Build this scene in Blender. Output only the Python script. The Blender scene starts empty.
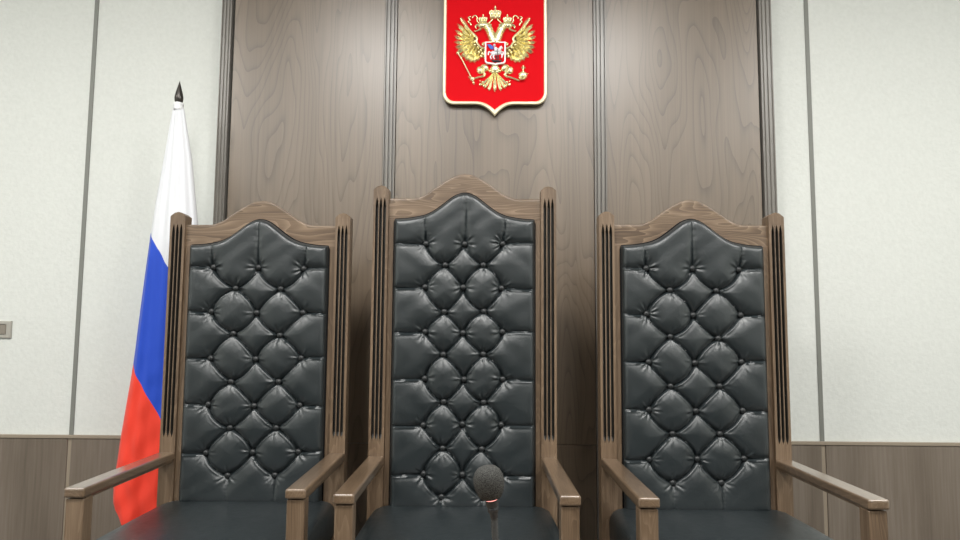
import bpy, bmesh, math, random
import numpy as np
from mathutils import Vector, Matrix

random.seed(4)
scene = bpy.context.scene
COL = scene.collection
PI = math.pi

# ------------------------------------------------------------------ helpers
def link(name, bm, mat, parent=None, smooth=False, loc=None):
    me = bpy.data.meshes.new(name)
    bmesh.ops.recalc_face_normals(bm, faces=bm.faces)
    bm.to_mesh(me); bm.free()
    if smooth is True:
        for p in me.polygons: p.use_smooth = True
    elif smooth:
        me.polygons.foreach_set('use_smooth', [True]*len(me.polygons))
        me.set_sharp_from_angle(angle=math.radians(smooth))
    o = bpy.data.objects.new(name, me)
    for m in (mat if isinstance(mat, (list, tuple)) else [mat]): me.materials.append(m)
    COL.objects.link(o)
    if parent: o.parent = parent
    if loc is not None: o.location = loc
    return o

def empty(name, loc=(0,0,0), rz=0):
    o = bpy.data.objects.new(name, None)
    o.empty_display_size = .1
    COL.objects.link(o); o.location = loc; o.rotation_euler = (0,0,rz)
    return o

def tag(o, label=None, cat=None, group=None, kind=None):
    if label: o['label'] = label
    if cat: o['category'] = cat
    if group: o['group'] = group
    if kind: o['kind'] = kind
    return o

def box(bm, x0, x1, y0, y1, z0, z1, bev=0, seg=2):
    r = bmesh.ops.create_cube(bm, size=1)
    vs = r['verts']
    for v in vs:
        v.co = Vector(((x0+x1)/2 + v.co.x*(x1-x0), (y0+y1)/2 + v.co.y*(y1-y0), (z0+z1)/2 + v.co.z*(z1-z0)))
    if bev:
        es = list({e for v in vs for e in v.link_edges})
        bmesh.ops.bevel(bm, geom=es, offset=bev, segments=seg, affect='EDGES', profile=.5)
    return bm

def newbox(*a, **k):
    return box(bmesh.new(), *a, **k)

def lathe(bm, prof, seg=32, M=None):
    """revolve (r,z) profile around local z"""
    rings = []
    for r, z in prof:
        if r < 1e-6:
            rings.append([bm.verts.new((0,0,z))])
        else:
            rings.append([bm.verts.new((r*math.cos(2*PI*i/seg), r*math.sin(2*PI*i/seg), z)) for i in range(seg)])
    for a, b in zip(rings, rings[1:]):
        for i in range(seg):
            j = (i+1) % seg
            if len(a) == 1 and len(b) == 1: continue
            if len(a) == 1: bm.faces.new((a[0], b[i], b[j]))
            elif len(b) == 1: bm.faces.new((a[i], a[j], b[0]))
            else: bm.faces.new((a[i], a[j], b[j], b[i]))
    if len(rings[0]) > 1: bm.faces.new(rings[0][::-1])
    if len(rings[-1]) > 1: bm.faces.new(rings[-1])
    if M is not None:
        vs = [v for r in rings for v in r]
        for v in vs: v.co = M @ v.co
    return bm

def tube(bm, pts, rad, seg=8, caps=True):
    pts = [Vector(p) for p in pts]
    n = len(pts)
    if not isinstance(rad, (list, tuple)): rad = [rad]*n
    rings = []
    up = Vector((0,1,0))
    for i, p in enumerate(pts):
        d = (pts[min(i+1, n-1)] - pts[max(i-1, 0)])
        if d.length < 1e-9: d = Vector((0,0,1))
        d.normalize()
        u = up if abs(d.dot(up)) < .9 else Vector((1,0,0))
        a = d.cross(u).normalized(); b = d.cross(a).normalized()
        rings.append([bm.verts.new(p + rad[i]*(math.cos(2*PI*k/seg)*a + math.sin(2*PI*k/seg)*b)) for k in range(seg)])
    for r0, r1 in zip(rings, rings[1:]):
        for k in range(seg):
            bm.faces.new((r0[k], r0[(k+1)%seg], r1[(k+1)%seg], r1[k]))
    if caps:
        bm.faces.new(rings[0][::-1]); bm.faces.new(rings[-1])
    return bm

def solid_grid(bm, rows, back):
    """rows: list of rows of Vectors (an open front surface); pulled back along +y to y=back and closed."""
    V = [[bm.verts.new(p) for p in r] for r in rows]
    for a, b in zip(V, V[1:]):
        for i in range(len(a)-1):
            bm.faces.new((a[i], a[i+1], b[i+1], b[i]))
    loop = V[0][:] + [r[-1] for r in V[1:]] + V[-1][-2::-1] + [r[0] for r in V[-2:0:-1]]
    B = [bm.verts.new((v.co.x, back, v.co.z)) for v in loop]
    n = len(loop)
    for i in range(n):
        j = (i+1) % n
        bm.faces.new((loop[i], loop[j], B[j], B[i]))
    bm.faces.new(B)
    return bm

def lerp_prof(tab, x):
    x = abs(x)
    xs = [t[0] for t in tab]; ys = [t[1] for t in tab]
    if x <= xs[0]: return ys[0]
    if x >= xs[-1]: return ys[-1]
    i = max(k for k in range(len(xs)) if xs[k] <= x)
    if i == len(xs)-1: return ys[-1]
    def m(k):
        if k == 0 or k == len(xs)-1: return 0.0
        return (ys[k+1]-ys[k-1])/(xs[k+1]-xs[k-1])
    h = xs[i+1]-xs[i]; t = (x-xs[i])/h
    return ((2*t**3-3*t*t+1)*ys[i] + (t**3-2*t*t+t)*h*m(i) + (-2*t**3+3*t*t)*ys[i+1] + (t**3-t*t)*h*m(i+1))

# ------------------------------------------------------------------ materials
class NT:
    def __init__(s, name):
        s.m = bpy.data.materials.new(name); s.m.use_nodes = True
        s.t = s.m.node_tree; s.p = s.t.nodes['Principled BSDF']
    def n(s, typ, **k):
        nd = s.t.nodes.new(typ)
        for a, v in k.items():
            if a in nd.inputs.keys() if False else False: pass
            setattr(nd, a, v)
        return nd
    def l(s, a, b): s.t.links.new(a, b)
    def set(s, **k):
        for a, v in k.items(): s.p.inputs[a.replace('_', ' ')].default_value = v

def rgb(*c): return (c[0], c[1], c[2], 1)

def simple(name, color, rough=.5, metal=0, spec=.5, emit=None, es=1):
    w = NT(name); w.set(Base_Color=rgb(*color), Roughness=rough, Metallic=metal)
    w.p.inputs['Specular IOR Level'].default_value = spec
    if emit:
        w.p.inputs['Emission Color'].default_value = rgb(*emit); w.p.inputs['Emission Strength'].default_value = es
    return w.m

def ramp(w, fac, stops):
    r = w.n('ShaderNodeValToRGB')
    e = r.color_ramp.elements
    while len(e) < len(stops): e.new(.5)
    for k, (p, c) in enumerate(stops):
        e[k].position = p; e[k].color = rgb(*c)
    w.l(fac, r.inputs['Fac'])
    return r.outputs['Color']

def wood(name, dark, mid, light, axis='Z', rough=.4, fine=60, along=2.0, rings=True, ring_amt=.35, spec=.5, bump=.15, coat=0.0, ring_scale=9.0, coat_rough=.2, turns=26, thin=3):
    """stained timber: streaks and cathedral figure running along one axis of the object"""
    w = NT(name)
    tc = w.n('ShaderNodeTexCoord'); oi = w.n('ShaderNodeObjectInfo')
    off = w.n('ShaderNodeVectorMath', operation='SCALE'); w.l(oi.outputs['Random'], off.inputs['Scale']); off.inputs[0].default_value = (7.3, 3.1, 11.7)
    add = w.n('ShaderNodeVectorMath', operation='ADD'); w.l(tc.outputs['Object'], add.inputs[0]); w.l(off.outputs[0], add.inputs[1])
    def mp(c, a):
        m = w.n('ShaderNodeMapping')
        m.inputs['Scale'].default_value = tuple(a if ax == axis else c for ax in 'XYZ')
        w.l(add.outputs[0], m.inputs['Vector']); return m.outputs['Vector']
    n1 = w.n('ShaderNodeTexNoise'); n1.inputs['Scale'].default_value = 1; n1.inputs['Detail'].default_value = 5; n1.inputs['Roughness'].default_value = .65
    w.l(mp(fine*3, along*2), n1.inputs['Vector'])
    n2 = w.n('ShaderNodeTexNoise'); n2.inputs['Scale'].default_value = 1; n2.inputs['Detail'].default_value = 3; n2.inputs['Distortion'].default_value = .4
    w.l(mp(fine*.22, along*.5), n2.inputs['Vector'])
    mix = w.n('ShaderNodeMath', operation='MULTIPLY_ADD'); mix.inputs[1].default_value = .45
    w.l(n1.outputs['Fac'], mix.inputs[0])
    h = w.n('ShaderNodeMath', operation='MULTIPLY'); h.inputs[1].default_value = .55; w.l(n2.outputs['Fac'], h.inputs[0]); w.l(h.outputs[0], mix.inputs[2])
    fac = mix.outputs[0]
    if rings:
        n3 = w.n('ShaderNodeTexNoise'); n3.inputs['Scale'].default_value = 1; n3.inputs['Detail'].default_value = 2.5; n3.inputs['Roughness'].default_value = .45; n3.inputs['Distortion'].default_value = .25
        w.l(mp(ring_scale, ring_scale*.16), n3.inputs['Vector'])
        k = w.n('ShaderNodeMath', operation='MULTIPLY'); k.inputs[1].default_value = turns; w.l(n3.outputs['Fac'], k.inputs[0])
        fr = w.n('ShaderNodeMath', operation='FRACT'); w.l(k.outputs[0], fr.inputs[0])
        pw = w.n('ShaderNodeMath', operation='POWER'); pw.inputs[1].default_value = thin; w.l(fr.outputs[0], pw.inputs[0])
        s = w.n('ShaderNodeMath', operation='MULTIPLY_ADD'); s.inputs[1].default_value = ring_amt; w.l(pw.outputs[0], s.inputs[0])
        sub = w.n('ShaderNodeMath', operation='SUBTRACT'); sub.inputs[1].default_value = ring_amt*.3; w.l(fac, sub.inputs[0]); w.l(sub.outputs[0], s.inputs[2])
        fac = s.outputs[0]
    c = ramp(w, fac, [(.28, dark), (.5, mid), (.75, light)])
    w.l(c, w.p.inputs['Base Color'])
    w.set(Roughness=rough); w.p.inputs['Specular IOR Level'].default_value = spec
    w.p.inputs['Coat Weight'].default_value = coat; w.p.inputs['Coat Roughness'].default_value = coat_rough; w.p.inputs['Coat IOR'].default_value = 1.62
    b = w.n('ShaderNodeBump'); b.inputs['Strength'].default_value = bump; b.inputs['Distance'].default_value = .002
    w.l(n1.outputs['Fac'], b.inputs['Height']); w.l(b.outputs['Normal'], w.p.inputs['Normal'])
    return w.m

CD, CM, CL = (.076,.047,.027), (.158,.105,.064), (.25,.176,.115)
M = {}
for ax in 'XYZ':
    M['oak'+ax] = wood('chair_oak_'+ax, CD, CM, CL, ax, rough=.42 if ax != 'Y' else .34, fine=70, along=2.5, ring_amt=.30 if ax == 'X' else .14, ring_scale=9 if ax == 'X' else 12, coat=.28 if ax != 'Y' else 1.0, coat_rough=.25 if ax != 'Y' else .2, bump=.12)
PD, PM, PL = (.085,.058,.034), (.138,.098,.062), (.195,.145,.098)
M['panel'] = wood('panel_veneer', PD, PM, PL, 'Z', rough=.34, fine=34, along=.35, ring_amt=-.26, ring_scale=3.4, spec=.5, bump=.02, coat=1.0, coat_rough=.40, turns=36, thin=6)
M['pilaster'] = wood('pilaster_wood', (.15,.138,.122), (.195,.18,.16), (.24,.225,.2), 'Z', rough=.36, fine=60, along=2, rings=False, bump=.08, coat=.5, coat_rough=.3)
M['wainscot'] = wood('wainscot_laminate', (.115,.092,.070), (.178,.145,.114), (.25,.212,.174), 'Z', rough=.45, fine=34, along=1.6, rings=False, spec=.4, bump=.03)
M['desk'] = wood('desk_wood', CD, CM, CL, 'X', rough=.4)

def leather(name):
    w = NT(name)
    w.set(Base_Color=rgb(.0165,.0225,.025), Roughness=.38)
    w.p.inputs['Specular IOR Level'].default_value = .85
    tc = w.n('ShaderNodeTexCoord')
    v = w.n('ShaderNodeTexVoronoi'); v.inputs['Scale'].default_value = 420; w.l(tc.outputs['Object'], v.inputs['Vector'])
    n = w.n('ShaderNodeTexNoise'); n.inputs['Scale'].default_value = 26; n.inputs['Detail'].default_value = 4; n.inputs['Distortion'].default_value = 1.2; w.l(tc.outputs['Object'], n.inputs['Vector'])
    b1 = w.n('ShaderNodeBump'); b1.inputs['Strength'].default_value = .10; b1.inputs['Distance'].default_value = .001; w.l(v.outputs['Distance'], b1.inputs['Height'])
    b2 = w.n('ShaderNodeBump'); b2.inputs['Strength'].default_value = .10; b2.inputs['Distance'].default_value = .006; w.l(n.outputs['Fac'], b2.inputs['Height']); w.l(b1.outputs['Normal'], b2.inputs['Normal'])
    w.l(b2.outputs['Normal'], w.p.inputs['Normal'])
    r = w.n('ShaderNodeMapRange'); r.inputs['To Min'].default_value = .31; r.inputs['To Max'].default_value = .43; w.l(n.outputs['Fac'], r.inputs['Value']); w.l(r.outputs[0], w.p.inputs['Roughness'])
    return w.m
M['leather'] = leather('black_leather')
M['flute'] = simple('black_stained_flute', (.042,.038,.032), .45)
M['button'] = simple('dark_button_leather', (.012,.014,.015), .42)
M['piping'] = simple('black_piping', (.004,.004,.005), .6, spec=.15)

def wallpaper():
    w = NT('wallpaper')
    tc = w.n('ShaderNodeTexCoord')
    n = w.n('ShaderNodeTexNoise'); n.inputs['Scale'].default_value = 70; n.inputs['Detail'].default_value = 5; w.l(tc.outputs['Object'], n.inputs['Vector'])
    c = ramp(w, n.outputs['Fac'], [(.3, (.685,.705,.67)), (.7, (.725,.745,.71))])
    w.l(c, w.p.inputs['Base Color']); w.set(Roughness=.75); w.p.inputs['Specular IOR Level'].default_value = .25
    b = w.n('ShaderNodeBump'); b.inputs['Strength'].default_value = .35; b.inputs['Distance'].default_value = .004; w.l(n.outputs['Fac'], b.inputs['Height']); w.l(b.outputs['Normal'], w.p.inputs['Normal'])
    return w.m
M['paper'] = wallpaper()
M['seam'] = simple('grey_seam', (.20,.205,.185), .5)
M['rail'] = simple('beige_rail', (.30,.25,.19), .45)
M['plaster'] = simple('white_plaster', (.72,.72,.70), .8)
M['carpet'] = simple('grey_carpet', (.08,.075,.07), .9)
M['red'] = simple('red_enamel', (.74,.004,.010), .6, spec=.06)
M['cream'] = simple('cream_gilt_edge', (.88,.79,.56), .3, .25)
M['dark_edge'] = simple('dark_bronze_edge', (.03,.026,.018), .5)
def gold():
    w = NT('gold_relief'); w.set(Base_Color=rgb(.95,.87,.52), Roughness=.27, Metallic=.85)
    tc = w.n('ShaderNodeTexCoord'); n = w.n('ShaderNodeTexNoise'); n.inputs['Scale'].default_value = 190; n.inputs['Detail'].default_value = 3
    w.l(tc.outputs['Object'], n.inputs['Vector'])
    b = w.n('ShaderNodeBump'); b.inputs['Strength'].default_value = .35; b.inputs['Distance'].default_value = .003
    w.l(n.outputs['Fac'], b.inputs['Height']); w.l(b.outputs['Normal'], w.p.inputs['Normal'])
    return w.m
M['gold'] = gold()
M['gap_shade'] = simple('shaded_gold_gaps', (.20,.13,.04), .45, .5)  # darker gold: shade in the gaps between feathers, put into the colour
M['silver'] = simple('silver_relief', (.85,.86,.88), .35, .3)
M['blue_en'] = simple('blue_enamel', (.05,.13,.62), .35)
M['black_en'] = simple('black_enamel', (.02,.02,.03), .35)
M['finial'] = simple('dark_bronze', (.06,.055,.05), .32, .7)
M['pole'] = simple('dark_pole', (.09,.06,.04), .4)
M['socket_frame'] = simple('satin_grey_plastic', (.40,.385,.34), .4)
M['socket_inner'] = simple('grey_brown_plastic', (.25,.22,.18), .45)
M['black_plastic'] = simple('black_plastic', (.022,.024,.026), .4)
M['glow_ring'] = simple('lit_ring', (.9,.3,.3), .4, emit=(1,.38,.34), es=1.6)

def foam():
    w = NT('foam'); w.set(Roughness=.95); w.p.inputs['Specular IOR Level'].default_value = .2
    tc = w.n('ShaderNodeTexCoord'); n = w.n('ShaderNodeTexNoise'); n.inputs['Scale'].default_value = 900; n.inputs['Detail'].default_value = 2
    w.l(tc.outputs['Object'], n.inputs['Vector'])
    w.l(ramp(w, n.outputs['Fac'], [(.35, (.018,.018,.017)), (.65, (.075,.075,.07))]), w.p.inputs['Base Color'])
    b = w.n('ShaderNodeBump'); b.inputs['Strength'].default_value = .8; b.inputs['Distance'].default_value = .001; w.l(n.outputs['Fac'], b.inputs['Height']); w.l(b.outputs['Normal'], w.p.inputs['Normal'])
    return w.m
M['foam'] = foam()

def flag_mat():
    """three broad stripes of cloth, cut along slanting lines because the cloth hangs from its hoist"""
    w = NT('tricolour_cloth')
    tc = w.n('ShaderNodeTexCoord'); sp = w.n('ShaderNodeSeparateXYZ'); w.l(tc.outputs['Object'], sp.inputs[0])
    m = w.n('ShaderNodeMath', operation='MULTIPLY_ADD'); m.inputs[1].default_value = 1.507; w.l(sp.outputs['X'], m.inputs[0]); w.l(sp.outputs['Z'], m.inputs[2])
    r = w.n('ShaderNodeMapRange'); r.inputs['From Min'].default_value = -2.5; r.inputs['From Max'].default_value = .5; w.l(m.outputs[0], r.inputs['Value'])
    f = lambda z, x: (z + 1.507*x + 2.5)/3.0
    a, b = f(.9526, -1.3398), f(1.4439, -1.2945)
    rr = w.n('ShaderNodeValToRGB'); rr.color_ramp.interpolation = 'CONSTANT'
    e = rr.color_ramp.elements; e.new(.5)
    for k, (p, c) in enumerate([(0, (.88,.055,.028)), (a, (.018,.075,.56)), (b, (.73,.745,.78))]):
        e[k].position = p; e[k].color = rgb(*c)
    w.l(r.outputs[0], rr.inputs['Fac']); w.l(rr.outputs['Color'], w.p.inputs['Base Color'])
    w.set(Roughness=.6); w.p.inputs['Specular IOR Level'].default_value = .3
    w.p.inputs['Sheen Weight'].default_value = .1
    return w.m
M['flag'] = flag_mat()

# ------------------------------------------------------------------ the room
WY = 2.85      # back wall
PY = 2.80      # face of the wooden panelling
CEIL = 3.05
X0, X1, Y0 = -3.3, 3.3, -4.2
def struct(name, bm, mat, parent=None, smooth=False):
    o = link(name, bm, mat, parent, smooth)
    if parent is None: o['kind'] = 'structure'
    return o

struct('floor', newbox(X0, X1, Y0, WY+.15, -.1, 0), M['carpet'])
struct('ceiling', newbox(X0, X1, Y0, WY+.15, CEIL, CEIL+.1), M['plaster'])
struct('wall_left', newbox(X0-.1, X0, Y0, WY+.15, 0, CEIL), M['paper'])
struct('wall_right', newbox(X1, X1+.1, Y0, WY+.15, 0, CEIL), M['paper'])
struct('wall_front', newbox(X0, X1, Y0-.1, Y0, 0, CEIL), simple('grey_paint', (.22,.215,.2), .8))
struct('wall_back', newbox(X0, X1, WY, WY+.15, 0, CEIL), M['paper'])

# wainscot boards (two runs, each with its butt joint), rail and seams
RZ = .640
SL, SR = -1.699, 1.350
k = 0
for xs in ([X0, SL-.008, SL+.008, -1.11], [1.16, SR-.008, SR+.008, X1]):
    k += 1
    bm = bmesh.new()
    box(bm, xs[0], xs[1], WY-.012, WY, 0, RZ, .0015, 1); box(bm, xs[2], xs[3], WY-.012, WY, 0, RZ, .0015, 1)
    struct('wall_wainscot_'+('left' if k == 1 else 'right'), bm, M['wainscot'])
for i, (x0, x1) in enumerate(((X0, -1.11), (1.16, X1))):
    struct('trim_%d' % (i+1), newbox(x0, x1, WY-.016, WY, RZ, RZ+.0135, .0015, 1), M['rail'])
for i, x in enumerate((SL, SR)):
    struct('trim_%d' % (i+3), newbox(x-.0083, x+.0083, WY-.004, WY, RZ+.0135, CEIL), M['seam'])
    struct('trim_%d' % (i+5), newbox(x-.0075, x+.0075, WY-.008, WY, 0, RZ), M['rail'])

# wooden panelling: three veneered bays between four fluted pilasters
pan = empty('wall_panelling'); pan['kind'] = 'structure'
link('backing', newbox(-1.127, 1.177, PY+.012, WY, 0, CEIL), M['dark_edge'], pan)
bays = [(-1.079, -.440), (-.388, .4335), (.486, 1.119)]
for x0, x1 in bays:
    for z0, z1 in ((.0, .6365), (.6385, CEIL)):
        o = link('veneer_board', newbox(-(x1-x0)/2, (x1-x0)/2, 0, .014, z0, z1, .0012, 1), M['panel'], pan)
        o.location = ((x0+x1)/2, PY, 0)
def pilaster(x0, x1, dw=.2, dd=.0052, nfl=3, gw=.0085, prot=.010, gap=0):
    w = x1-x0
    xs = [(0, 0)]
    for i in range(nfl):
        c = w*(i+.5+.0)/nfl
        for dx, d in ((-.5,0), (-dw,dd), (dw,dd), (.5,0)): xs.append((c+dx*gw, d))
    xs.append((w, 0))
    rows = [[Vector((x-w/2, d, z)) for x, d in xs] for z in (0, CEIL)]
    bm = solid_grid(bmesh.new(), rows, prot+.012)
    o = link('pilaster', bm, M['pilaster'], pan)
    o.location = ((x0+x1)/2, PY-prot, 0)
pilaster(-1.1315, -1.0895); pilaster(-.4385, -.3895, .3, .010); pilaster(.435, .485, .3, .010); pilaster(1.127, 1.177)

# ------------------------------------------------------------------ armchairs
WO, WI, WL = .3196, .2665, .2439
RAIL = [(0,.088),(.02,.0855),(.04,.079),(.063,.066),(.085,.052),(.108,.036),(.13,.020),(.15,.009),(.17,.002),(.185,0),(.3,0)]
LEA = [(0,.093),(.03,.085),(.05,.072),(.073,.054),(.09,.041),(.114,.025),(.14,.0135),(.165,.0075),(.20,.002),(.245,0)]
ZS = .5        # where seat and back meet
FRY = .012     # face of the frame behind the face of the posts

def post_bm(side, zt):
    """fluted back post with arched top; x0..x1 in chair space"""
    w = WO-WI; x0 = WI if side > 0 else -WO
    cs = [w*.25, w*.5, w*.75]; gw = .0098
    zsh = zt-.008
    g0, g1 = .7111, zt-.034
    zz = [(0,0), (g0,0), (g0+.008,.55), (g0+.02,1), (g1-.03,1), (g1-.012,.6), (g1,0), (zsh-.006,0)]
    rows = []
    def row(z, s, dome=0, y=0):
        xs = [(0,0)]
        for c in cs:
            for dx, d in ((-.5,0), (-.42,.020), (.42,.020), (.5,0)):
                xs.append((c+dx*gw*max(s,.05), d*s))
        xs.append((w,0))
        return [Vector((x0+x, y+d, z+dome*(1-(2*x/w-1)**2))) for x, d in xs]
    for z, s in zz: rows.append(row(z, s))
    rows.append(row(zsh, 0, .013)); rows.append(row(zsh+.003, 0, .014, .003))
    return solid_grid(bmesh.new(), rows, .056)

def tuft_layout(dz, rows3, rows2):
    B3 = [(x, z) for z in rows3 for x in (-.157, 0, .160)]
    B2 = [(x, z) for z in rows2 for x in (-.080, .081)]
    return B3, B2

def leather_back(name, zc, rows3, rows2, xk, parent, seed):
    """deep-buttoned back: a fine height field of puffed cells between pleats"""
    rnd = random.Random(seed)
    jit = lambda p: (p[0]+rnd.uniform(-.003,.003), p[1]+rnd.uniform(-.003,.003))
    B3 = [[jit((x, z)) for x in (-xk*1.97, .0, xk*1.97)] for z in rows3]
    B2 = [[jit((x, z)) for x in (-xk, xk)] for z in rows2]
    segs = []; DP = []
    def crease(a, b, bow, n=9, d0=1, d1=1):
        a, b = np.array(a), np.array(b); d = b-a; nrm = np.array([-d[1], d[0]])/np.linalg.norm(d)
        pts = [a+d*t+nrm*bow*4*t*(1-t) for t in np.linspace(0, 1, n)]
        segs.extend(zip(pts, pts[1:])); DP.extend(np.linspace(d0, d1, n-1))
    top = lambda x: zc+lerp_prof(LEA, x)
    zb = ZS-.012
    for i, r in enumerate(B3):
        for j, p in enumerate(r):
            for rr in B2:
                for q in rr:
                    if abs(q[0]-p[0]) < xk*1.4 and abs(q[1]-p[1]) < .12:
                        amt = rnd.uniform(.002, .0145)
                        d = np.array(q)-np.array(p); nrm = np.array([-d[1], d[0]])
                        # puffed cells are centred on x = +-xk at the level of p; bow away from them
                        cx = math.copysign(xk, q[0]); away = np.array([(p[0]+q[0])/2-cx, (p[1]+q[1])/2-p[1]])
                        crease(p, q, amt if nrm@away > 0 else -amt)
        for p, s in ((r[0], -1), (r[2], 1)):
            crease(p, (s*(WL+.01), p[1]+rnd.uniform(-.006,.004)), rnd.uniform(-.002,.003), d0=.9, d1=.6)
    for p in B3[0]:
        crease(p, (p[0]*1.06, top(p[0])+.01), rnd.uniform(-.004,.004), d0=.8, d1=.28)
    for p in B2[-1]:
        crease(p, (p[0]+rnd.uniform(-.006,.006), zb), rnd.uniform(-.003,.003), d0=.7, d1=.2)
    S = np.array([[a, b] for a, b in segs])
    nx, nz = 148, int((zc+.095-zb)/.0034)
    us = np.linspace(-1, 1, nx); X = np.repeat(us[None, :]*WL, nz, 0)
    T = np.array([top(x) for x in us*WL])
    t = np.linspace(0, 1, nz)
    # rows stay level in the field and only bend near the arched top
    Zl = zb + t[:, None]*(zc-.03-zb)/.93
    zcut = zc-.12
    f = (zc+.095-zb)
    Z = zb + t[:, None]*f*np.ones((1, nx))
    w = np.clip((Z-zcut)/(zc+.095-zcut), 0, 1)
    Z = np.where(Z > zcut, zcut + w*(T[None, :]-zcut), Z)
    P = np.stack([X.ravel(), Z.ravel()], 1)
    dmin = np.full(len(P), 9.); low = np.zeros(len(P)); dep = np.ones(len(P))
    for (a, b), dp in zip(S, DP):
        d = b-a; L2 = d@d; tt = np.clip(((P-a)@d)/L2, 0, 1)
        q = P-(a+tt[:, None]*d); r_ = np.hypot(q[:, 0], q[:, 1]); m = r_ < dmin
        nz_ = np.array([-d[1], d[0]])/math.sqrt(L2); nz_ = nz_ if nz_[1] > 0 else -nz_
        dmin = np.where(m, r_, dmin)
        low = np.where(m, np.where(q@nz_ < 0, min(1, abs(nz_[1])*1.6), 0), low)
        dep = np.where(m, dp, dep)
    allb = [p for r in B3 for p in r]+[p for r in B2 for p in r]
    db = np.full(len(P), 9.); wr = np.zeros(len(P))
    for p in allb:
        q = P-np.array(p); r = np.hypot(q[:, 0], q[:, 1]); db = np.minimum(db, r)
        th = np.arctan2(q[:, 1], q[:, 0])
        kk = rnd.choice((7, 8, 9, 11)); ph = rnd.uniform(0, 6)
        wr += (np.sin(kk*th+ph)+.6*np.sin((kk*2-3)*th+ph*2.3))*np.exp(-((r-.022)/.013)**2)*rnd.uniform(.5, 1.3)
    de = np.minimum.reduce([WL-np.abs(P[:, 0]), P[:, 1]-zb, (T[None, :]-Z).ravel()*.92])
    de = np.maximum(de, 0)
    u = np.clip(dmin/.020, 0, 1); u2 = np.clip(dmin/.055, 0, 1)
    soft = np.sqrt(1-(1-u2)**2)
    h = .031 - dep*(.0115*(1-np.sqrt(1-(1-u)**2)) + .0125*(1-soft)) - .0150*np.exp(-(db/.026)**1.25) + .0018*wr
    h += .0050*low*dep*np.exp(-((dmin-.0062)/.0030)**2)*(1-np.exp(-(db/.012)**2))
    h = np.maximum(h, 0)*(1-np.exp(-(de+.0015)/.0055))+.001
    # soft undulation of the hide
    h += .0012*np.sin(P[:, 0]*61+2*np.sin(P[:, 1]*23+seed))*np.sin(P[:, 1]*47+seed)*(1-np.exp(-db/.03))*(1-np.exp(-de/.02))
    H = h.reshape(nz, nx)
    co = np.stack([X, FRY-.002-H, Z], 2)
    bm = bmesh.new()
    V = [[bm.verts.new(co[i, j]) for j in range(nx)] for i in range(nz)]
    for i in range(nz-1):
        for j in range(nx-1):
            bm.faces.new((V[i][j], V[i][j+1], V[i+1][j+1], V[i+1][j]))
    loop = V[0][:] + [r[-1] for r in V[1:]] + V[-1][-2::-1] + [r[0] for r in V[-2:0:-1]]
    Bk = [bm.verts.new((v.co.x, .046, v.co.z)) for v in loop]
    n = len(loop)
    for i in range(n):
        j = (i+1) % n; bm.faces.new((loop[i], loop[j], Bk[j], Bk[i]))
    bm.faces.new(Bk)
    cush = link(name, bm, M['leather'], parent, smooth=60)
    # buttons
    proto = None
    for p in allb:
        if proto is None:
            b = bmesh.new()
            prof = [(.0, .0125), (.004,.0121), (.008,.0103), (.0112,.0065), (.0126,.002), (.0126,-.010)]
            lathe(b, prof[::-1], 20, Matrix.Rotation(PI/2, 4, 'X'))
            proto = o = link('button', b, M['button'], cush, smooth=50)
        else:
            o = proto.copy(); COL.objects.link(o); o.parent = cush
        o.location = (p[0], FRY-.0075, p[1])
    # piping round the arched edge
    pts = [(-WL, FRY-.004, ZS)]
    pts += [(-WL, FRY-.004, z) for z in np.linspace(ZS+.1, zc-.012, 8)] + [(x*WL, FRY-.004, top(x*WL)) for x in np.linspace(-.985, .985, 46)]
    pts += [(WL, FRY-.004, z) for z in np.linspace(zc-.012, ZS, 8)]
    link('piping', tube(bmesh.new(), pts, .0042, 8), M['piping'], cush, smooth=True)
    return cush

def seat_bm():
    def outline(inset, z):
        a = .300-inset
        pts = [(-a+.012,-.004), (-a,-.03), (-a-.006,-.2), (-a-.008,-.47+.0), (-.258+inset*.3,-.478), (-.258+inset*.3,-.56+inset)]
        left = pts
        right = [(-x, y) for x, y in reversed(pts)]
        # rounded front
        front = []
        return [Vector((x, y, z)) for x, y in left+right]
    bm = bmesh.new()
    prof = [(.012,.395), (.002,.404), (0,.42), (0,.462), (.004,.480), (.011,.4915), (.022,.4975), (.036,.5), (.05,.501)]
    rings = [[bm.verts.new(v) for v in outline(i, z)] for i, z in prof]
    n = len(rings[0])
    for a, b in zip(rings, rings[1:]):
        for i in range(n): bm.faces.new((a[i], a[(i+1)%n], b[(i+1)%n], b[i]))
    bm.faces.new(rings[0]); bm.faces.new(rings[-1])
    return bm

def armrest_bm(s):
    bm = bmesh.new()
    x0, x1 = (.2645, .3202)
    if s < 0: x0, x1 = -x1, -x0
    box(bm, x0, x1, -.558, 0, .6357, .6621, .006, 3)
    # rebated underside moulding
    box(bm, x0+.006, x1-.006, -.535, 0, .629, .6365)
    return bm

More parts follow.
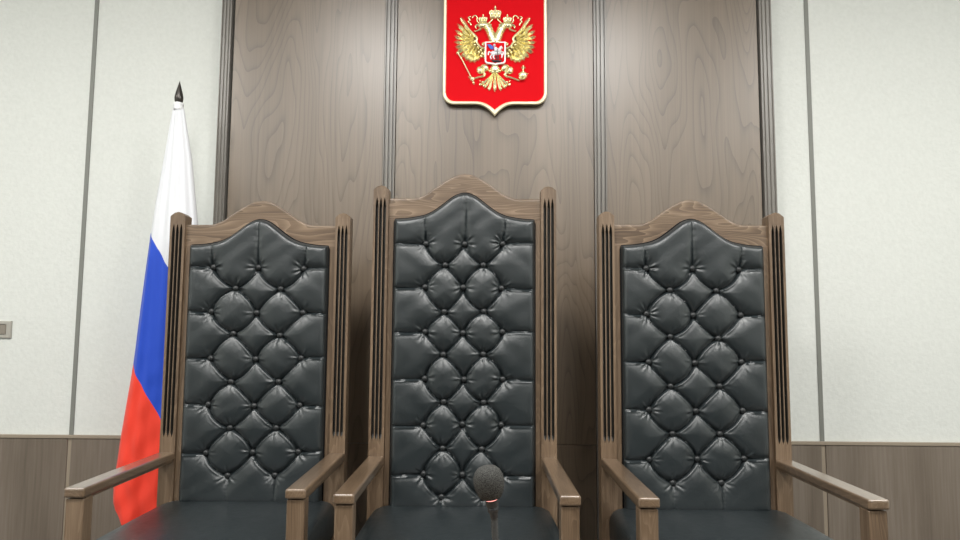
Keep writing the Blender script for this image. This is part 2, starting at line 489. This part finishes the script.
def build_chair(dz, rows3, rows2, xk, seed):
    r = empty('throne_chair')
    zt = 1.4923+dz; zsh = 1.458+dz; zc = 1.3818+dz
    for s in (-1, 1):
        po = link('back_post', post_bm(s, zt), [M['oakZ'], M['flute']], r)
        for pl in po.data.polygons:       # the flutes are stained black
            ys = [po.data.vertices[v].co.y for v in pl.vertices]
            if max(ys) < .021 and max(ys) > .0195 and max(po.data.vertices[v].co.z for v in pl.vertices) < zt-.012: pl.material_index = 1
        xa, xb = (WL, WI) if s > 0 else (-WI, -WL)
        link('stile', newbox(xa, xb, FRY, .047, .36, zc+.0, .001, 1), M['oakZ'], r)
        link('armrest', armrest_bm(s), M['oakY'], r)
        xa, xb = (.2685, .3165) if s > 0 else (-.3165, -.2685)
        link('front_leg', newbox(xa, xb, -.551, -.504, 0, .632, .002, 1), M['oakZ'], r)
        xa, xb = (.276, .304) if s > 0 else (-.304, -.276)
        link('side_rail', newbox(xa, xb, -.499, -.0, .31, .394), M['oakY'], r)
    # crest rail, arched above and below
    bm = bmesh.new()
    N = 72
    top, bot = [], []
    for i in range(N+1):
        x = -WI + 2*WI*i/N
        top.append((x, zsh+lerp_prof(RAIL, x)))
        bot.append((x, (zc+lerp_prof(LEA, x)) if abs(x) < WL else zc))
    rows = [[Vector((x, FRY, z)) for x, z in bot],
            [Vector((x, FRY, z-.012)) for x, z in top],
            ] + [[Vector((x, FRY+.006*(1-math.cos(a)), z-.006*(1-math.sin(a)))) for x, z in top] for a in (0, .26, .52, .8, 1.1, PI/2)]
    link('crest_rail', solid_grid(bm, rows, .050), M['oakX'], r, smooth=24)
    leather_back('backrest_cushion', zc, rows3, rows2, xk, r, seed)
    link('back_panel', newbox(-WL, WL, .0465, .052, .40, zc+.0), M['oakZ'], r)
    link('seat_cushion', seat_bm(), M['leather'], r, smooth=50)
    link('apron', newbox(-.268, .268, -.535, -.51, .31, .394), M['oakX'], r)
    return r

def copy_tree(o, parent=None):
    c = o.copy(); COL.objects.link(c); c.parent = parent
    for ch in list(o.children): copy_tree(ch, c)
    return c

G = 'buttoned armchairs below the crest'
c = build_chair(.0903, [1.388,1.2350,1.0795,.9225,.768,.6045], [1.312,1.1512,1.0035,.8452,.687,.5275], .0672, 7)
c.location = (-.0835, 2.3792, 0); c.rotation_euler.z = .0114
tag(c, 'tallest black buttoned leather armchair, in the middle below the red crest', 'armchair', G)
l = build_chair(0, [1.303,1.145,.984,.823,.6625], [1.2265,1.0675,.9045,.746,.583], .0802, 3)
l.location = (-.8125, 2.4223, 0); l.rotation_euler.z = .0208
tag(l, 'shorter black buttoned leather armchair with the tricolour flag hanging behind it', 'armchair', G)
r = copy_tree(l)
r.location = (.7021, 2.3707, 0); r.rotation_euler.z = .0085
tag(r, 'shorter black buttoned leather armchair farthest from the flag, with no flag behind it', 'armchair', G)

# ------------------------------------------------------------------ flag on its pole
FX, FY = -1.2172, 2.62
fl = empty('flag', (FX, FY, 0))
tag(fl, 'white, blue and red tricolour flag furled on an upright pole behind the chair', 'flag')
link('stand', lathe(bmesh.new(), [(.13,0),(.13,.02),(.12,.03),(.05,.045),(.022,.06),(.02,.22),(.0,.225)], 40), M['finial'], fl, smooth=40)
link('pole', lathe(bmesh.new(), [(.0115,.20),(.0085,1.955)], 16), M['pole'], fl, smooth=40)
fin = bmesh.new()
lathe(fin, [(.0,2.058),(.0015,2.053),(.0060,2.036),(.0115,2.015),(.0152,1.999),(.0166,1.988),(.0155,1.976),(.0115,1.967),(.009,1.960),(.009,1.95)][::-1], 24)
link('finial', fin, M['finial'], fl, smooth=60)

LT = [(1.957,-1.233),(1.9481,-1.2387),(1.7404,-1.2640),(1.5629,-1.2870),(1.4458,-1.2985),(1.157,-1.3238),(.9526,-1.3398),(.8104,-1.3572),(.7065,-1.3700),(.5961,-1.3812),(.5046,-1.390),(.4502,-1.3889),(.4285,-1.3850),(.10,-1.37)]
RT = [(1.957,-1.2005),(1.9482,-1.1954),(1.7408,-1.1546),(1.4949,-1.1225),(1.2,-1.105),(.9,-1.115),(.5,-1.15),(.1,-1.17)]
def tabz(tab, z):
    for (za, xa), (zb_, xb) in zip(tab, tab[1:]):
        if z >= zb_: 
            t = (za-z)/(za-zb_); return xa+(xb-xa)*max(0, t)
    return tab[-1][1]
bm = bmesh.new()
NV, NU = 110, 96
rows = []
for i in range(NV+1):
    v = i/NV; row = []
    for j in range(NU):
        th = 2*PI*j/NU
        cx = math.cos(th)
        # find z so that the hem slants like the stripes
        u = (cx+1)/2
        zbot = .447-1.507*(u*.205)
        z = 1.957-(1.957-zbot)*v
        xl, xr = tabz(LT, z), tabz(RT, z)
        x = (xl+xr)/2 + (xr-xl)/2*cx
        hw = (xr-xl)/2
        dep = min(.055, hw*.55)*(1 + .0*v)
        fold = (.11*math.sin(5*th+1.2+2.2*v)+.10*math.sin(9*th-3*v+.5)*min(1, v*1.6)+.05*math.sin(15*th+7*v))
        crinkle = (.012*math.sin(38*(z+1.1*x)+2*math.sin(14*x))+.010*math.sin(61*(z-.6*x)+3*math.sin(9*x+4*z)))*max(0, v-.5)
        y = -dep*math.sin(th)*(1+fold*(1-.45*v)) + crinkle*abs(math.sin(th))*.6
        row.append(bm.verts.new((x-FX, y, z)))
    rows.append(row)
for a, b in zip(rows, rows[1:]):
    for j in range(NU):
        k2 = (j+1) % NU; bm.faces.new((a[j], a[k2], b[k2], b[j]))
bm.faces.new(rows[0]); 
fc = link('cloth', bm, M['flag'], fl, smooth=True)
# the stripe lines are given in room coordinates; shift the cloth's own origin to match
for vtx in fc.data.vertices: vtx.co.x += FX
fc.location.x = -FX
# gathered sleeve at the top of the cloth
sl = bmesh.new()
ring = []
for i, (rr, z) in enumerate([(.0105,1.970),(.0175,1.968),(.0195,1.961),(.0165,1.954),(.0195,1.948),(.018,1.940)]):
    ring.append([sl.verts.new(((rr*(1+.12*math.sin(7*2*PI*q/28+i)))*math.cos(2*PI*q/28), rr*math.sin(2*PI*q/28)*(1+.12*math.cos(5*2*PI*q/28+i)), z)) for q in range(28)])
for a, b in zip(ring, ring[1:]):
    for q in range(28): sl.faces.new((a[q], a[(q+1)%28], b[(q+1)%28], b[q]))
link('sleeve', sl, simple('white_cloth', (.80,.81,.82), .65), fl, smooth=True)

# ------------------------------------------------------------------ coat of arms
EK = .0042
EF = PY-.026      # face of the shield board
def ep(px, py):   # drawing units of the crest to metres on the board (x, z)
    x = .0229+(px-494.7)*EK; z = 2.2401-(py-55)*EK*1.036
    s = EF/PY
    return x*s, 1.078+(z-1.078)*s
CX, CZ = ep(494.7, 55)
crest = empty('coat_of_arms', (CX, PY, CZ))
tag(crest, 'red shield with golden double-headed eagle on the wood panelling', 'coat of arms')
def E2(px, py, y):
    x, z = ep(px, py); return Vector((x-CX, y-PY, z-CZ))
def shield_outline(ins):
    """right half from the tip up, then mirrored"""
    w = 52.0-ins; cr = 11-ins*.6; bot = 104.2-ins*.95
    pts = [(0, 115.6-ins*1.9)]
    for t in (.12,.25,.4,.55,.7,.85,1):
        # ogee from the tip out to the flat bottom
        pts.append((t*20, bot + (115.6-ins*1.9-bot)*(1-t)**2.3))
    pts += [(w-cr, bot)]
    for k in range(1, 9):
        a = PI/2*k/8; pts.append((w-cr+cr*math.sin(a), bot-cr+cr*math.cos(a)))
    pts.append((w, -9+ins))
    return pts
def full(pts):
    return [(494.7+x, y) for x, y in pts] + [(494.7-x, y) for x, y in reversed(pts) if x > 1e-6]
def prism(bm, poly, y0, y1, bev=0):
    a = [bm.verts.new(E2(px, py, y0)) for px, py in poly]
    b = [bm.verts.new(E2(px, py, y1)) for px, py in poly]
    n = len(poly)
    f1 = bm.faces.new(a); bm.faces.new(b)
    for i in range(n): bm.faces.new((a[i], a[(i+1)%n], b[(i+1)%n], b[i]))
    if bev:
        try: bmesh.ops.bevel(bm, geom=list(f1.edges), offset=bev, segments=2, affect='EDGES', clamp_overlap=True)
        except Exception: pass
    return bm
# board (dark edge), pale rim as a ring, red field
link('board', prism(bmesh.new(), full(shield_outline(.5)), EF+.003, PY), M['dark_edge'], crest)
bm = bmesh.new()
secs = [(0, EF+.004), (.1, EF-.001), (.8, EF-.005), (2.6, EF-.005), (3.3, EF-.002), (3.4, EF+.003)]
R_ = [[bm.verts.new(E2(px, py, y)) for px, py in full(shield_outline(i))] for i, y in secs]
n = len(R_[0])
for a, b in zip(R_, R_[1:]):
    for i in range(n): bm.faces.new((a[i], a[(i+1)%n], b[(i+1)%n], b[i]))
link('rim', bm, M['cream'], crest, smooth=45)
link('field', prism(bmesh.new(), full(shield_outline(3.0)), EF, EF+.004), M['red'], crest)

# eagle: every feather a tapered, ridged leaf in relief
def feather(bm, p0, p1, w0, w1, y=EF-.004, ridge=.009, curve=0, n=8):
    p0, p1 = Vector(p0), Vector(p1); d = p1-p0; nr = Vector((-d.y, d.x)).normalized()
    L, C, R = [], [], []
    for i in range(n+1):
        t = i/n
        w = (w0+(w1-w0)*t)*math.sqrt(max(0, 1-max(0, (t-.72)/.28)**2)) if t < 1 else 0
        c = p0+d*t+nr*curve*4*t*(1-t)
        L.append((c+nr*w, y)); C.append((c, y-ridge*(.6+.4*(1-t)))); R.append((c-nr*w, y))
    base = EF+.001
    V = []
    for (l_, yl), (c_, yc), (r_, yr) in zip(L, C, R):
        V.append([bm.verts.new(E2(l_.x, l_.y, base)), bm.verts.new(E2(l_.x, l_.y, yl)), bm.verts.new(E2(c_.x, c_.y, yc)), bm.verts.new(E2(r_.x, r_.y, yr)), bm.verts.new(E2(r_.x, r_.y, base))])
    for a, b in zip(V, V[1:]):
        for k in range(4): bm.faces.new((a[k], a[k+1], b[k+1], b[k]))
    bm.faces.new(V[0])
def strip(bm, pts, r, y=EF-.004, seg=8):
    """round bar following drawing points"""
    P = [E2(px, py, y) for px, py in pts]
    rr = [q*EK for q in r] if isinstance(r, (list, tuple)) else r*EK
    tube(bm, P, rr, seg)
def blob(bm, px, py, rx, ry, dep=.008, y=EF, rot=0):
    nseg = 16
    prev = None
    for k, (s, d) in enumerate(((1, 0), (.92,.45), (.7,.8), (.35,.97))):
        ring = []
        for i in range(nseg):
            a = 2*PI*i/nseg; x, z = rx*s*math.cos(a), ry*s*math.sin(a)
            x, z = x*math.cos(rot)-z*math.sin(rot), x*math.sin(rot)+z*math.cos(rot)
            ring.append(bm.verts.new(E2(px+x, py+z, y-dep*d)))
        if prev:
            for i in range(nseg): bm.faces.new((prev[i], prev[(i+1)%nseg], ring[(i+1)%nseg], ring[i]))
        prev = ring
    bm.faces.new(prev)
def smooth_pts(pts, n=5):
    out = []
    P = [Vector(p) for p in pts]
    for i in range(len(P)-1):
        a, b, c, d = P[max(i-1,0)], P[i], P[i+1], P[min(i+2,len(P)-1)]
        for k in range(n):
            t = k/n
            out.append(.5*((2*b)+(c-a)*t+(2*a-5*b+4*c-d)*t*t+(3*b-a-3*c+d)*t**3))
    out.append(P[-1]); return [(p.x, p.y) for p in out]

eagle = bmesh.new()   # body, necks, tail: one casting
link_eagle = None
MX = 494.7
for s in (-1, 1):
    f = lambda x: MX - s*(MX-x)          # points are given for the viewer's left half (s=1)
    F = lambda pts: [(f(x), y) for x, y in pts]
    # necks and heads
    strip(eagle, F(smooth_pts([(494.2,43.5),(491.5,37),(489.2,31),(486.8,26.8),(483,25.6)])), [4.3]*8+[4.1]*5+[3.7]*4+[3.4]*4, EF-.003, 10)
    blob(eagle, f(481.6), 26.2, 4.4, 3.5, .017)
    strip(eagle, F(smooth_pts([(479.5,25.6),(476.8,25.9),(475.2,27.4),(475.6,29.2)])), [1.5,1.4,1.4,1.3,1.3,1.2,1.2,1.1,1.0,1.0,.9,.8,.7,.6,.5,.3], EF-.006)
    strip(eagle, F(smooth_pts([(480.5,29.6),(478,30.9),(475.6,31.8),(473.6,31.4)])), [1.2,1.2,1.1,1.1,1.0,1.0,.9,.9,.8,.8,.7,.7,.6,.5,.4,.3], EF-.005)
    for q in range(5):   # hackles down the neck
        feather(eagle, (f(485.8+q*1.5), 27+q*3.0), (f(484.6+q*1.5), 31+q*2.9), 1.4, .8, EF-.014, .006)
        feather(eagle, (f(489.8+q*.9), 26+q*3.2), (f(489.4+q*.9), 30.2+q*3.2), 1.5, .8, EF-.016, .006)
    # shoulder scroll between neck and escutcheon
    blob(eagle, f(484.8), 43.5, 3.4, 1.4, .008); blob(eagle, f(482.4), 44.8, 1.4, 1.6, .008)
    # thigh, leg and talons
    blob(eagle, f(484.5), 68.0, 4.6, 3.4, .012, rot=s*.5)
    blob(eagle, f(479.8), 70.5, 3.6, 4.2, .011, rot=-s*.4)
    for q in range(4):
        feather(eagle, (f(483+q*.4), 67+q*.3), (f(476.6+q*2.2), 71.5+q*1.6), 1.4, .8, EF-.008, .005)
    strip(eagle, F(smooth_pts([(482.8,72.5),(484.6,75),(483.0,77.2)])), [1.5,1.5,1.5,1.4,1.4,1.3,1.3,1.2,1.2,1.1,1.1], EF-.004)
    if s == 1: strip(eagle, [(483.2,76.6),(477.5,77.8),(473.2,79.2)], [1.1,.95,.9], EF-.004)
    else: strip(eagle, [(506.2,76.6),(512.4,78.4),(519,80.8)], [1.1,.95,.9], EF-.004)
    # tail scrolls
    for (x, y, rx, ry) in ((480.4,84.6,1.7,1.7),(482.6,82.3,1.5,1.5),(484.4,86.2,1.9,1.7),(488.6,88.6,1.7,1.4),(479.9,81.2,.9,.9)):
        blob(eagle, f(x), y, rx, ry, .009)
    for tipx, tipy, w in ((480.6,86.2,1.3),(484.2,89.0,1.5),(488.8,91.0,1.6)):
        feather(eagle, (f(493.2), 73.5), (f(tipx), tipy), .7, w, EF-.005, .005)
    for q, (x, y) in enumerate(((491.8,69),(490.2,71.5),(492.6,72.5))):
        blob(eagle, f(x), y, 2.0, 1.8, .012)
feather(eagle, (494.7, 72.5), (494.7, 92.6), .8, 1.9, EF-.006, .006)
blob(eagle, 494.7, 69, 4.2, 5.2, .013)
blob(eagle, 494.7, 53, 12, 13, .006)
link('eagle_body', eagle, M['gold'], crest, smooth=40)

for s in (1, -1):
    f = lambda x: MX - s*(MX-x)
    wing = bmesh.new(); ground = bmesh.new()
    prism(ground, [(f(x), y) for x, y in [(484.5,48.5),(478,46.5),(475.8,44),(478,39),(473.5,34.5),(468.5,29.5),(465.5,28),(463,33),(462,40),(463,49),(467,54.5),(473,58),(478,57.5),(481,57),(484.5,57.5)]][::s], EF-.002, EF+.001)
    tips = [(459.6,17.6,1.7),(456.6,24.6,1.7),(454.6,31.0,1.5),(453.8,36.8,1.5),(453.8,42.6,1.5),(454.6,48,1.6),(456.3,53.2,1.8),(460.8,58.0,1.8),(465.2,61.2,1.8),(469.8,63.2,1.7),(474.2,63.6,1.6),(478.2,61.4,1.5)]
    roots = [(472.5,37),(470.5,38.5),(469,40.5),(468.5,42.5),(468.5,44.5),(469,46),(470,47.5),(471,49),(472.5,50),(474,51),(476,51.5),(478.5,51.5)]
    for (tx, ty, w), (rx, ry) in zip(tips, roots):
        feather(wing, (f(rx), ry), (f(tx), ty), w*.55, w*1.42, EF-.0035, .0115, curve=.5*s)
    for (tx, ty), (rx, ry) in zip([(463.2,25.5),(461.2,31.5),(460.6,37.2),(460.4,42.8),(461.2,48.3),(463.6,53),(468,56.5),(473,58)], [(474.2,38.5),(473.2,40),(472.6,41.5),(472.6,43),(473,44.5),(473.6,46),(475,47),(477,48)]):
        feather(wing, (f(rx), ry), (f(tx), ty), 1.0, 1.35, EF-.0105, .009)
    strip(wing, [(f(x), y) for x, y in smooth_pts([(460.2,19.5),(464.5,25.5),(470,32),(476.4,38.6),(476.2,42.5),(479.5,47.5),(484,49.5)])], 1.15, EF-.009)
    for x, y in ((470,36.5),(472.5,39.5),(474.5,42.5),(472,43.5),(474.5,46),(477.5,48.5),(480.5,51),(478.5,53),(482,54.5),(481,57)):
        blob(wing, f(x), y, 1.7, 1.5, .014)
    wo_ = link('wing', wing, M['gold'], crest, smooth=35)
    link('ground', ground, M['gap_shade'], wo_)

def crown(px, py, w, h):
    bm = bmesh.new()
    prism(bm, [(px-w*.42, py+h*.5),(px+w*.42, py+h*.5),(px+w*.38, py+h*.22),(px+w*.5, py-h*.18),(px+w*.42, py-h*.44),(px+w*.2, py-h*.5),(px, py-h*.36),(px-w*.2, py-h*.5),(px-w*.42, py-h*.44),(px-w*.5, py-h*.18),(px-w*.38, py+h*.22)], EF-.009, EF+.001, .0012)
    for dx in (-.28, 0, .28): blob(bm, px+dx*w, py-h*.1, w*.13, h*.3, .005, EF-.009)
    strip(bm, [(px-w*.42, py+h*.38), (px+w*.42, py+h*.38)], w*.05+.25, EF-.010)
    blob(bm, px, py-h*.55, w*.08+.2, w*.08+.2, .006, EF-.005)
    strip(bm, [(px, py-h*.5), (px, py-h*.5-h*.5)], w*.035+.2, EF-.006)
    strip(bm, [(px-w*.1, py-h*.78), (px+w*.1, py-h*.78)], w*.03+.15, EF-.006)
    return link('crown', bm, M['gold'], crest, smooth=40)
crown(494.7, 15.2, 12.4, 8.6); crown(482.5, 20.6, 9.0, 5.6); crown(506.9, 20.6, 9.0, 5.6)
for s in (1, -1):
    f = lambda x: MX - s*(MX-x)
    for pts, r in (([(492.2,19.8),(490.5,21.6),(488.3,23.6),(486.4,24.6)], .75), ([(478.6,23.6),(476.6,21.6),(476.8,18.6),(475.2,16.0),(472.6,17.0),(471.6,18.6)], .6), ([(470.2,17.0),(467.6,18.2),(469.6,20.4),(467.8,22.2),(470.0,24.0),(470.4,26.0)], .65)):
        rb = bmesh.new(); strip(rb, [(f(x), y) for x, y in smooth_pts(pts)], r, EF-.004)
        link('ribbon', rb, M['gold'], crest, smooth=50)
sc = bmesh.new()
strip(sc, [(457.6,53.5),(462,60.5),(472.8,81),(474,85)], [.9,.75,.75,.3], EF-.007)
for x, y, rr in ((457.6,53.6,1.8),(472.2,79.3,2.6),(473.6,83.2,1.5),(469,77.8,1.0)): blob(sc, x, y, rr, rr, .012)
link('sceptre', sc, M['gold'], crest, smooth=45)
ob = bmesh.new()
blob(ob, 522.6, 75.6, 4.7, 4.5, .016)
strip(ob, [(518.2,75),(527,75)], .8, EF-.012); strip(ob, [(522.6,74),(522.6,71)], .8, EF-.012)
strip(ob, [(522.8,71.5),(522.9,65.8)], .8, EF-.005); strip(ob, [(520.9,68),(524.9,68)], .75, EF-.005)
strip(ob, smooth_pts([(518.8,77.8),(520.5,80.2),(524.5,79.6)]), .8, EF-.012)
link('orb', ob, M['gold'], crest, smooth=45)

# small escutcheon with the rider
YE = EF-.014
esc = link('escutcheon', prism(bmesh.new(), [(484.6,43.0),(505.3,43.0),(505.3,62.5),(503.4,64.6),(497,65.2),(494.9,66.4),(492.8,65.2),(486.4,64.6),(484.6,62.5)], YE, EF+.001, .001), M['silver'], crest)
link('field', prism(bmesh.new(), [(486.0,44.2),(503.9,44.2),(503.9,62.0),(502.6,63.4),(496.5,64.0),(494.9,64.9),(493.3,64.0),(487.2,63.4),(486.0,62.0)], YE-.0012, YE+.001), M['red'], esc)
YR = YE-.001
hb = bmesh.new()
blob(hb, 496.2, 54.3, 4.4, 2.5, .006, YR); blob(hb, 492.8, 55.0, 2.4, 2.7, .006, YR); blob(hb, 499.2, 52.6, 2.0, 2.4, .006, YR)
strip(hb, [(499.0,52.6),(499.6,50.0),(500.8,48.6)], [1.7,1.4,1.2], YR-.002); strip(hb, [(500.4,48.4),(502.0,50.4)], [1.1,.7], YR-.003)
for pts in ([(491.8,56),(490.2,58.2),(491.0,60.8)], [(493.8,56),(493.0,58.6),(494.2,60.6)], [(499,54.6),(501.6,56.4),(501.2,59.6)], [(499.8,54),(502.6,53.8),(502.4,56.6)], [(490.6,54.5),(488.4,53.6),(488.0,56.8)]):
    strip(hb, smooth_pts(pts), .75, YR-.002)
strip(hb, [(495.6,53.2),(495.0,49.6)], [1.7,1.5], YR-.006); blob(hb, 494.0, 47.0, 1.3, 1.4, .008, YR)
strip(hb, [(496,50.2),(498.4,52),(499,54)], .6, YR-.008)
link('rider', hb, M['silver'], esc, smooth=50)
link('cloak', prism(bmesh.new(), [(486.9,46.4),(489.4,46.0),(492.9,48.2),(493.4,50.8),(490.6,51.2),(488.9,49.6)], YR-.005, YR+.001, .0008), M['blue_en'], esc)
db_ = bmesh.new()
strip(db_, smooth_pts([(491.5,61.4),(494,62.8),(497,62.4),(499.5,62.9),(501.4,61.2)]), [.5,.7,.9,1.0,1.1,1.2,1.3,1.3,1.3,1.3,1.2,1.1,1.1,1.0,.9,.9,.8,.7,.6,.5,.4], YR-.002)
strip(db_, [(496.5,51.5),(497.6,57),(498.4,61.6)], .4, YR-.008); strip(db_, [(495.6,57.4),(496.8,60.4)], .8, YR-.001)
link('dragon_and_lance', db_, M['black_en'], esc, smooth=50)

# ------------------------------------------------------------------ switch plate on the pale wall
sx, sz = -2.0265, 1.0796
sw = empty('wall_switch', (sx-.012, WY, sz))
tag(sw, 'grey double-framed switch plate on the pale wall', 'switch')
bm = bmesh.new()
secs = [((.065,.0352), 0), ((.065,.0352), -.006), ((.063,.0332), -.009), ((.046,.0225), -.009), ((.044,.0205), -.004)]
rings = [[bm.verts.new((a*w, y, b*h)) for a, b in ((-1,-1),(1,-1),(1,1),(-1,1))] for (w, h), y in secs]
for a, b in zip(rings, rings[1:]):
    for i in range(4): bm.faces.new((a[i], a[(i+1)%4], b[(i+1)%4], b[i]))
bm.faces.new(rings[-1])
link('frame', bm, M['socket_frame'], sw)
for x0, x1 in ((-.043,-.001), (.001,.043)):
    link('rocker', newbox(x0, x1, -.0085, -.003, -.0195, .0195, .0015, 2), M['socket_inner'], sw)

# ------------------------------------------------------------------ desk edge and microphone
DZ = .76
dk = empty('bench_desk', (0, .70, 0))
tag(dk, 'brown wooden bench desk in front of the chairs, under the microphone', 'desk')
link('desk_top', newbox(-1.5, 1.5, -.32, .28, DZ-.035, DZ, .004, 2), M['desk'], dk)
link('front_panel', newbox(-1.45, 1.45, -.25, -.22, 0, DZ-.035), M['desk'], dk)
for x in (-1.45, -.02, 1.41):
    link('support', newbox(x, x+.04, -.22, .28, 0, DZ-.035), M['desk'], dk)
mx, my = .0115, .858
mc = empty('microphone', (mx, my, DZ))
tag(mc, 'black gooseneck microphone with a grey foam windscreen before the middle chair', 'microphone')
link('base', lathe(bmesh.new(), [(.0,0),(.055,0),(.055,.008),(.048,.016),(.016,.020),(.012,.032),(.0,.032)], 40), M['black_plastic'], mc, smooth=35)
# neck rises and leans a little towards the chairs' left
neck = [(.0, 0, .03), (-.0003,0,.05), (-.0012,-.001,.072), (-.0024,-.003,.094), (-.0034,-.005,.1050)]
bm = bmesh.new()
P = []; Rr = []
for i in range(60):
    t = i/59*(len(neck)-1); q = min(int(t), len(neck)-2); fr = t-q
    P.append(Vector(neck[q]).lerp(Vector(neck[q+1]), fr)); Rr.append(.0041+.0003*math.sin(i*2.1))
link('gooseneck', tube(bm, P, Rr, 12), simple('grey_rubber', (.045,.05,.052), .35), mc, smooth=60)
ax = Vector((-.16,-.14,1)).normalized()
Q = Vector((0,0,1)).rotation_difference(ax).to_matrix().to_4x4()
base = Matrix.Translation(Vector((-.0034,-.005,.1030))) @ Q
link('collar', lathe(bmesh.new(), [(.0,-.006),(.0046,-.006),(.0050,.000),(.0066,.002),(.0069,.006),(.0062,.0072),(.0074,.0085),(.0077,.0165),(.0,.0165)], 24, base), M['black_plastic'], mc, smooth=40)
link('light_ring', lathe(bmesh.new(), [(.0,.016),(.0074,.0155),(.0076,.0165),(.0076,.0205),(.0070,.0215),(.0,.0215)], 24, base), M['glow_ring'], mc, smooth=40)
prof = [(.0,.0180),(.0088,.0180),(.0125,.0195),(.0158,.0255),(.0179,.033),(.0186,.0405),(.0179,.048),(.0155,.0545),(.0115,.0592),(.006,.0615),(.0,.0622)]
bm = bmesh.new(); lathe(bm, [(.0072,.0185)]+[(q, .018+(z-.018)*.90) for q, z in prof[1:]], 40, base)
link('windscreen', bm, M['foam'], mc, smooth=True)

# ------------------------------------------------------------------ light: ceiling fittings
def area(name, x, y, sxx, syy, power, color=(1,.985,.955)):
    L = bpy.data.lights.new(name, 'AREA'); L.shape = 'RECTANGLE'; L.size = sxx; L.size_y = syy; L.energy = power; L.color = color
    o = bpy.data.objects.new(name, L); COL.objects.link(o); o.location = (x, y, CEIL-.01)
    return o
LP = 41
for y, f in ((.85, 1.0), (-.9, .6), (-2.6, .4)):
    for x in (-2.35, -.72, .72, 2.35):
        area('ceiling_lamp', x, y, .6, .6, LP*f)
w = bpy.data.worlds.new('world'); scene.world = w; w.use_nodes = True
w.node_tree.nodes['Background'].inputs['Color'].default_value = (1,1,1,1)
w.node_tree.nodes['Background'].inputs['Strength'].default_value = .01

# ------------------------------------------------------------------ camera
cam = bpy.data.cameras.new('camera'); co = bpy.data.objects.new('camera', cam); COL.objects.link(co)
cam.sensor_width = 36; cam.lens = 690/960*36; cam.clip_start = .05
co.matrix_world = Matrix.Translation((0, 0, 1.0778)) @ Matrix.Rotation(.012066, 4, 'Z') @ Matrix.Rotation(PI/2+.0913, 4, 'X') @ Matrix.Rotation(.0069, 4, 'Z')
scene.camera = co
scene.view_settings.view_transform = 'Standard'
try: scene.view_settings.look = 'None'
except Exception: pass
scene.view_settings.gamma = 1; scene.view_settings.use_curve_mapping = False
scene.view_settings.exposure = 0.0
